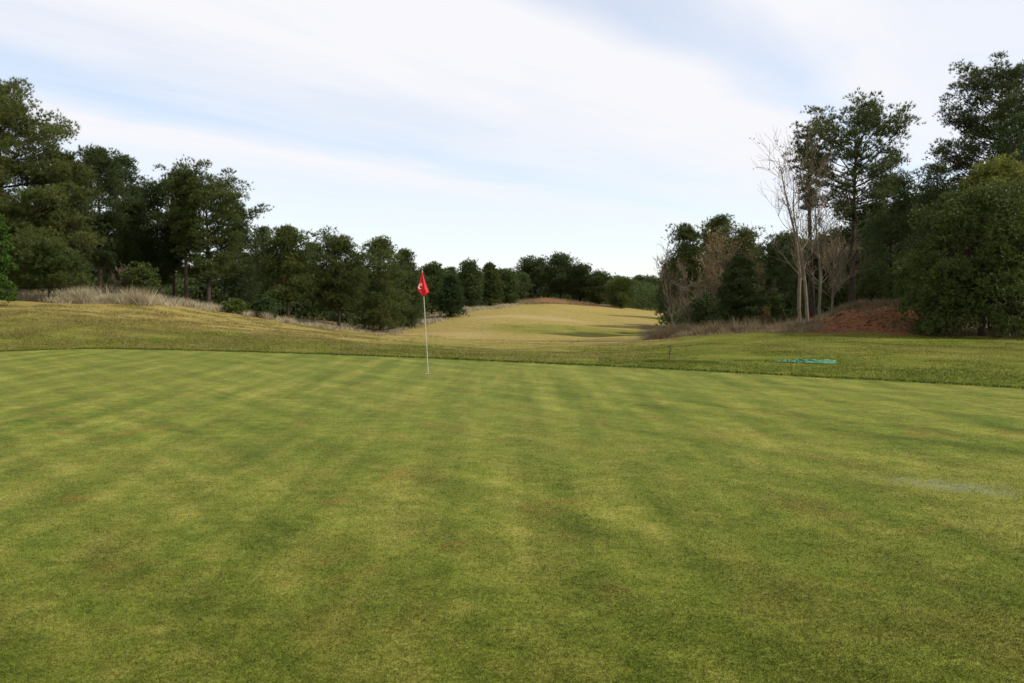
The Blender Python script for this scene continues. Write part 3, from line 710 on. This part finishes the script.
def fountains(px0, px1, Y0, Y1, n, hmin, hmax, seed, nb=110, wdt=.03, lean=.5):
    rs = np.random.RandomState(seed); T = []; I = []
    for _ in range(n):
        px = rs.uniform(px0, px1); Y = rs.uniform(Y0, Y1) + (px - px0) * .012; h = rs.uniform(hmin, hmax)
        t, ti = blades(rs, np.full(nb, (px - 512) / F * Y), np.full(nb, Y), np.full(nb, h), wdt, lean, 1, .14 * h + .05)
        T.append(t); I.append(np.clip(ti * .5 + rs.rand() * .5, 0, 1))
    return np.concatenate(T), np.concatenate(I)
def put_stuff(name, parts, mat, label, cat):
    t = np.concatenate([p[0] for p in parts]); ti = np.concatenate([p[1] for p in parts])
    tag(tri_soup(name, t, MAT[mat], None, ti), label, cat, kind='stuff')
MAT['grass_dry'] = foliage('straw_grass_blades', (.15, .128, .030), (.29, .24, .085), trans=.3, scale=.5, spec=.1)
MAT['grass_green'] = foliage('green_grass_blades', (.072, .105, .010), (.145, .170, .022), trans=.3, scale=.5, spec=.1)
# pale tall grass on the left crest and down its shoulder
put_stuff('tall_dry_grass', [
    fountains(66, 150, 41.3, 43.8, 34, .3, 1.0, 61), fountains(150, 300, 46, 50, 14, .2, .55, 62), fountains(-20, 66, 41.5, 44, 16, .3, .7, 63),
    scatter('', '', 3400, (64, 150, [(64, 41), (150, 43)], [(64, 44), (150, 45.5)]), (.08, .55), .03, '', 1, .55, 12, .16, .9),
    scatter('', '', 1600, (50, 168, [(50, 40.6), (168, 43.5)], [(50, 44), (168, 46.5)]), (.1, .55), .035, '', 21, .7, 10, .2, 1.2),
    scatter('', '', 900, (-40, 62, [(-40, 41), (62, 41)], [(-40, 45), (62, 46)]), (.1, .5), .04, '', 2, .6, 8, .2),
    scatter('', '', 2000, (150, 400, [(150, 44), (200, 48), (250, 51), (300, 55), (340, 57), (400, 63)], [(150, 50), (200, 53), (250, 57), (300, 62), (340, 64), (400, 72)]), (.05, .75), .04, '', 3, .6, 9, .2, 1.6),
    scatter('', '', 1500, (395, 520, [(395, 66), (440, 80), (520, 103)], [(395, 74), (440, 90), (520, 110)]), (.05, .6), .08, '', 4, .6, 7, .3, 2.5)],
    'dry', 'pale tall dry grass along the foot of the left wood', 'dry grass')
put_stuff('brown_brush', [
    fountains(656, 700, 45, 50, 20, .25, 1.0, 64), fountains(700, 812, 41.8, 44.5, 28, .2, .95, 65), fountains(815, 905, 45, 47, 16, .2, .5, 66),
    scatter('', '', 3600, (652, 815, [(652, 47), (700, 41.5), (815, 41.5)], [(652, 54), (700, 48), (815, 47)]), (.05, .5), .035, '', 5, .75, 11, .3, 1.3),
    scatter('', '', 500, (800, 925, [(800, 45.5), (925, 44.5)], [(800, 48), (925, 48)]), (.2, .6), .05, '', 6, .45, 7, .25),
    scatter('', '', 900, (515, 615, [(515, 110), (615, 113)], [(515, 122), (615, 124)]), (.03, .3), .10, '', 7, .7, 9, .5, 2.5),
    scatter('', '', 900, (925, 1100, [(925, 40), (1100, 36)], [(925, 44), (1100, 42)]), (.15, .4), .05, '', 8, .45, 7, .25)],
    'brown', 'tangled brown brush along the foot of the right wood and on the far mound', 'brush')
# rough grass texture on the slopes
Yin = [(px, at(px, 0, 1)[1] * 0 + flat_at(px, py)[1] + .25) for px, py in edge_px]
Yin = [(-60, 24.8)] + Yin + [(1080, 13.5)]
put_stuff('straw_rough_grass', [
    scatter('', '', 450, (800, 925, [(800, 40), (925, 40)], [(800, 46), (925, 46)]), (.04, .3), .03, '', 52, .6, 6, .1, .8),
    scatter('', '', 26000, (-40, 380, Yin, [(-40, 41), (80, 41), (200, 46), (300, 52), (380, 62)]), (.03, .13), .022, '', 9, .8, 4, .08, 1.2),
    scatter('', '', 9000, (380, 690, Yin, [(380, 62), (690, 42)]), (.02, .10), .022, '', 10, .8, 4, .08, 1.5),
    scatter('', '', 5000, (690, 1080, [(690, 24), (1080, 20)], [(690, 41), (1080, 37)]), (.02, .09), .022, '', 11, .8, 4, .08, 2)],
    'grass_dry', 'short straw coloured rough grass on the banks', 'grass')
put_stuff('green_rough_grass', [
    scatter('', '', 16000, (-40, 690, Yin, [(-40, 31), (380, 33), (690, 40)]), (.02, .065), .02, '', 12, .7, 4, .07, 1.6),
    scatter('', '', 20000, (600, 1080, Yin, [(600, 42), (1080, 38)]), (.02, .065), .02, '', 13, .7, 4, .07, 1.6)],
    'grass_green', 'short green rough grass beyond the putting green', 'grass')
def clods(px0, px1, Y0, Y1, n, smin, smax, seed):
    rs = np.random.RandomState(seed); px = rs.uniform(px0, px1, n); Y = rs.uniform(Y0, Y1, n); X = (px - 512) / F * Y
    S = smin + (smax - smin) * rs.rand(n) ** 3; Zc = ground_z(X, Y) + S * .2
    b = np.array([(1, 0, 0), (-1, 0, 0), (0, 1, 0), (0, -1, 0), (0, 0, 1), (0, 0, -1)], float)
    fc = np.array([(0, 2, 4), (2, 1, 4), (1, 3, 4), (3, 0, 4), (2, 0, 5), (1, 2, 5), (3, 1, 5), (0, 3, 5)])
    V = b[None] * (.6 + .6 * rs.rand(n, 6, 1)) * S[:, None, None]; V[:, :, 2] *= .7
    a = rs.rand(n) * 6.28; c, s_ = np.cos(a)[:, None], np.sin(a)[:, None]
    V = np.stack([V[:, :, 0] * c - V[:, :, 1] * s_, V[:, :, 0] * s_ + V[:, :, 1] * c, V[:, :, 2]], 2) + np.stack([X, Y, Zc], 1)[:, None]
    return V[:, fc].reshape(-1, 3, 3), np.repeat(rs.rand(n), 8)
MAT['clod'] = foliage('earth_clods', (.085, .032, .018), (.20, .095, .055), trans=0.0, scale=2, spec=.05)
put_stuff('earth_clods', [clods(808, 925, 40.2, 46.5, 2600, .02, .13, 51)], 'clod', 'loose clods of red earth on the bare bank under the umbrella pine', 'earth clods')
# short mown blades of the putting green where the eye is close enough to see them
rs = np.random.RandomState(77); nb_ = 620000
px = rs.uniform(-40, 1064, nb_); Yb = 1 / rs.uniform(1 / 15.0, 1 / 2.7, nb_); Xb = (px - 512) / F * Yb
hb = (.004 + .007 * rs.rand(nb_)) * np.clip((15 - Yb) / 8, .25, 1); wb = .0016 + .00045 * Yb
kb = vnoise(Xb, Yb, .05, 78); kp = kb > -1; Xb, Yb, hb, wb, kb = Xb[kp], Yb[kp], hb[kp], wb[kp], kb[kp]
hb = hb * (.6 + .4 * kb); a = rs.rand(len(Xb)) * 6.28
b0 = np.stack([Xb, Yb, np.full(len(Xb), .006)], 1); side = np.stack([np.cos(a), np.sin(a), a * 0], 1) * wb[:, None] / 2
tip = b0 + np.stack([rs.normal(size=len(Xb)) * hb * .6, rs.normal(size=len(Xb)) * hb * .6, hb], 1)
t = np.stack([b0 - side, b0 + side, tip], 1)
tag(tri_soup('mown_grass', t, MAT_GREEN, None, None), 'closely mown grass blades of the putting green', 'grass', kind='stuff')
# lip of longer grass round the green, edge shade put into its dark colour
rs = np.random.RandomState(33); seg = []
for i in range(len(poly)):
    a = poly[i]; b_ = poly[(i + 1) % len(poly)]
    if min(a[1], b_[1]) < 8: continue
    L = np.linalg.norm(b_ - a); nrm = np.array([-(b_ - a)[1], (b_ - a)[0]]) / L
    k = int(L * 150); t = rs.rand(k); P = a + (b_ - a) * t[:, None] + nrm * (rs.rand(k) ** 1.5 * .22)[:, None] * (1 if green_sd(np.array([(a + b_)[0] / 2 + nrm[0] * .1]), np.array([(a + b_)[1] / 2 + nrm[1] * .1]))[0] > 0 else -1)
    seg.append(P)
P = np.concatenate(seg)
t, ti = blades(rs, P[:, 0], P[:, 1], np.full(len(P), .055), .012, .35, 3, .012)
MAT['lip'] = foliage('lip_grass', (.030, .055, .008), (.075, .105, .018), trans=.2, scale=2, spec=.1)
tag(tri_soup('green_edge_grass', t, MAT['lip'], None, ti), 'longer grass lip round the putting green, coloured dark for the edge shade', 'grass', kind='stuff')

# ------------------------------------------------------------------ flagstick, hole, net, stake
def plain(name, c, rough=.5, spec=.4, var=.15, sc=20):
    m, nt, b = newmat(name); tc = nt.nodes.new('ShaderNodeTexCoord')
    n = noise(nt, tc.outputs['Object'], sc, 4, .6)
    nt.links.new(mixc(nt, n, tuple(x * (1 - var) for x in c), tuple(min(1, x * (1 + var)) for x in c)), b.inputs['Base Color'])
    b.inputs['Roughness'].default_value = rough; b.inputs['Specular IOR Level'].default_value = spec; return m
fx, fy = flat_at(428.3, 374)
tx, ty, tz = at(422.3, 270.5, fy)
root = empty('flagstick', (fx, fy, 0)); tag(root, 'thin pale flagstick with a limp red flag, leaning slightly left on the putting green', 'golf flag')
L = np.array([tx - fx, 0, tz])
MAT['pole'] = plain('pole_paint', (.46, .45, .36), .4, .4, .15, 4)
MAT['flag'] = plain('flag_cloth', (.62, .022, .028), .75, .2, .2, 9)
MAT['white'] = plain('white_print', (.78, .74, .72), .7, .2, .05)
tube('pole', [L * t for t in (-.04, 0, .25, .5, .75, .985)], [.0085, .0085, .0085, .008, .0078, .007], 10, MAT['pole'], root)
tube('pole_cap', [L * .975, L * .985, L * .995, L * 1.0], [.008, .011, .010, .004], 10, MAT['pole'], root)
# limp cloth: hangs from the top of the pole in three soft folds
top = L * .985; nr, nc = 26, 40
def cloth(s, t):
    h = .50 * s
    wl = np.interp(s, [0, .15, .45, .68, .85, 1.0], [.008, .022, .080, .128, .085, .02])
    wr = np.interp(s, [0, .15, .45, .68, .85, 1.0], [.008, .018, .050, .084, .112, .03])
    x = -wl + (wl + wr) * t
    yy = -.028 - .030 * s * math.sin(t * 9.0 + .8) - .045 * s * math.sin(math.pi * t)
    zz = -h - .035 * math.cos(t * 5.5) * s * (1 - s) + .035 * (abs(t - .42) ** 1.2) * s
    return top + L * 0 + np.array([x - L[0] / 2.1 * s * .5 * 1.0, yy, zz])
V = [cloth(i / (nr - 1), j / (nc - 1)) for i in range(nr) for j in range(nc)]
# back layer of the fold from the right edge back to the pole
for i in range(nr):
    for j in range(1, 12):
        s = i / (nr - 1); t = j / 11; e = cloth(s, 1.0); c0 = top + np.array([-L[0] / 2.1 * s * .5, 0.0, -.47 * s])
        V.append(e * (1 - t) + (c0 + [0.004, .012, 0]) * t + np.array([.0, .03 * math.sin(math.pi * t) * s, 0]))
f = []
for i in range(nr - 1):
    for j in range(nc - 1):
        a = i * nc + j; f += [a, a + 1, a + nc + 1, a + nc]
o2 = nr * nc
for i in range(nr - 1):
    f += [i * nc + nc - 1, o2 + i * 11, o2 + (i + 1) * 11, (i + 1) * nc + nc - 1]
    for j in range(10):
        a = o2 + i * 11 + j; f += [a, a + 1, a + 12, a + 11]
flag = mesh_np('flag', np.array(V), f, 4, MAT['flag'], root, True)
sm_ = flag.modifiers.new('thickness', 'SOLIDIFY'); sm_.thickness = .0025; sm_.offset = 0
# white round emblem open to the right, printed on the left fold
EV = []; EF = []
def emb(s, t, k=.004):
    p = cloth(s, t); return p + np.array([0, -k, 0])
n = 22
for i in range(n):
    a = math.radians(35 + 265 * i / (n - 1)); th = .30 + .7 * math.sin(math.pi * i / (n - 1)) 
    for rr_ in (1.0, 1.0 - .42 * th):
        EV.append(emb(.585 - math.sin(a) * .115 * rr_, .34 + math.cos(a) * .25 * rr_))
for i in range(n - 1): EF += [2 * i, 2 * i + 1, 2 * i + 3, 2 * i + 2]
k0 = len(EV)
for (s, t) in ((.53, .34), (.53, .50), (.585, .50), (.585, .34)): EV.append(emb(s, t, .0045))
EF += [k0, k0 + 1, k0 + 2, k0 + 3]
mesh_np('emblem', np.array(EV), EF, 4, MAT['white'], flag)
# the cup in the ground
MAT['hole'] = plain('hole_shade', (.02, .016, .010), .95, .05)
root = empty('golf_hole', (fx, fy, 0)); tag(root, 'small round hole with white liner at the foot of the flagstick', 'golf hole')
n = 28; V = []; f = []
for i in range(n):
    a = i * 2 * math.pi / n; V += [(math.cos(a) * .056, math.sin(a) * .056, .0105), (math.cos(a) * .051, math.sin(a) * .051, .0115), (math.cos(a) * .051, math.sin(a) * .051, .0075)]
for i in range(n):
    j = (i + 1) % n; f += [3 * i, 3 * j, 3 * j + 1, 3 * i + 1, 3 * i + 1, 3 * j + 1, 3 * j + 2, 3 * i + 2]
mesh_np('cup_rim', np.array(V), f, 4, MAT['white'], root)
me = bpy.data.meshes.new('hole_shadow'); me.from_pydata([(math.cos(i * 2 * math.pi / n) * .0515, math.sin(i * 2 * math.pi / n) * .0515, .009) for i in range(n)], [], [list(range(n))])
me.materials.append(MAT['hole']); o = bpy.data.objects.new('cup_shade', me); col.objects.link(o); o.parent = root  # dark disc just above the turf, the hole's shade put into its colour

# turquoise net lying crumpled on the fringe
m, nt, b = newmat('turquoise_net'); tc = nt.nodes.new('ShaderNodeTexCoord')
n0 = noise(nt, tc.outputs['Object'], 7, 4, .7)
nt.links.new(ramp(nt, n0, [(.35, (.025, .07, .02)), (.55, (.035, .19, .075)), (.75, (.14, .32, .15))]), b.inputs['Base Color']); b.inputs['Roughness'].default_value = .55
nY = 20.2; rs = np.random.RandomState(8); nr, nc = 16, 90
x0, x1 = (778 - 512) / F * nY, (834 - 512) / F * nY
V = []
for i in range(nr):
    for j in range(nc):
        s = i / (nr - 1) - .5; t = j / (nc - 1)
        wd = .10 + .62 * min(1, t * 1.6) ** .8 * (1 - .2 * math.sin(t * 9)); x = x0 + (x1 - x0) * t + .05 * math.sin(s * 6 + t * 7); y = nY + s * wd + .12 * math.sin(t * 5 + 1) - .05
        h = .02 + (.5 - abs(s)) * (.03 + .09 * abs(math.sin(t * 13 + s * 3)) * min(1, t * 2 + .2)) + .045 * rs.rand() * (.5 - abs(s)) + .03 * abs(math.sin(t * 31 + s * 8)) * (.5 - abs(s))
        V.append((x, y, float(ground_z(x, y)) + h))
f = []
rsn = np.random.RandomState(9)
for i in range(nr - 1):
    for j in range(nc - 1):
        if rsn.rand() < (.45 if j < 36 else .15): continue
        a = i * nc + j; f += [a, a + 1, a + nc + 1, a + nc]
o = mesh_np('net', np.array(V), f, 4, m, None, True)
tag(o, 'crumpled turquoise netting lying flat on the grass beyond the right edge of the green', 'net')
sm_ = o.modifiers.new('thickness', 'SOLIDIFY'); sm_.thickness = .006

# small sapling stem on the fringe
sY = 21.0; sx_ = (669.5 - 512) / F * sY; sz = float(ground_z(sx_, sY))
root = empty('sapling', (sx_, sY, sz)); tag(root, 'tiny thin sapling standing alone on the fringe left of the turquoise net', 'sapling')
tube('stem', [(0, 0, -.03), (.004, 0, .12), (.014, 0, .25), (.010, 0, .37)], [.009, .008, .006, .003], 6, MAT['bark'], root)
C = np.array([(.004, 0, .15), (.012, 0, .22), (.014, 0, .30), (.01, 0, .36)])
t, ti = tufts(rs, C, np.full(4, .025), np.full(4, .03), 5, 3, .05, .02)
tri_soup('leaves', t, MAT['bush_mid'], root, ti)
hw_ = scatter('', '', 1700, (648, 716, [(648, 19.7), (716, 19.7)], [(648, 20.6), (716, 20.5)]), (.03, .08), .018, '', 40, .5, 5, .05, 1.0)  # extra blades stand in for the shadow at the foot of the sapling
put_stuff('sapling_shadow_grass', [hw_], 'grass_green', 'strip of grass standing in for the shadow by the tiny sapling', 'grass')


print('TRIANGLES', TRI[0])
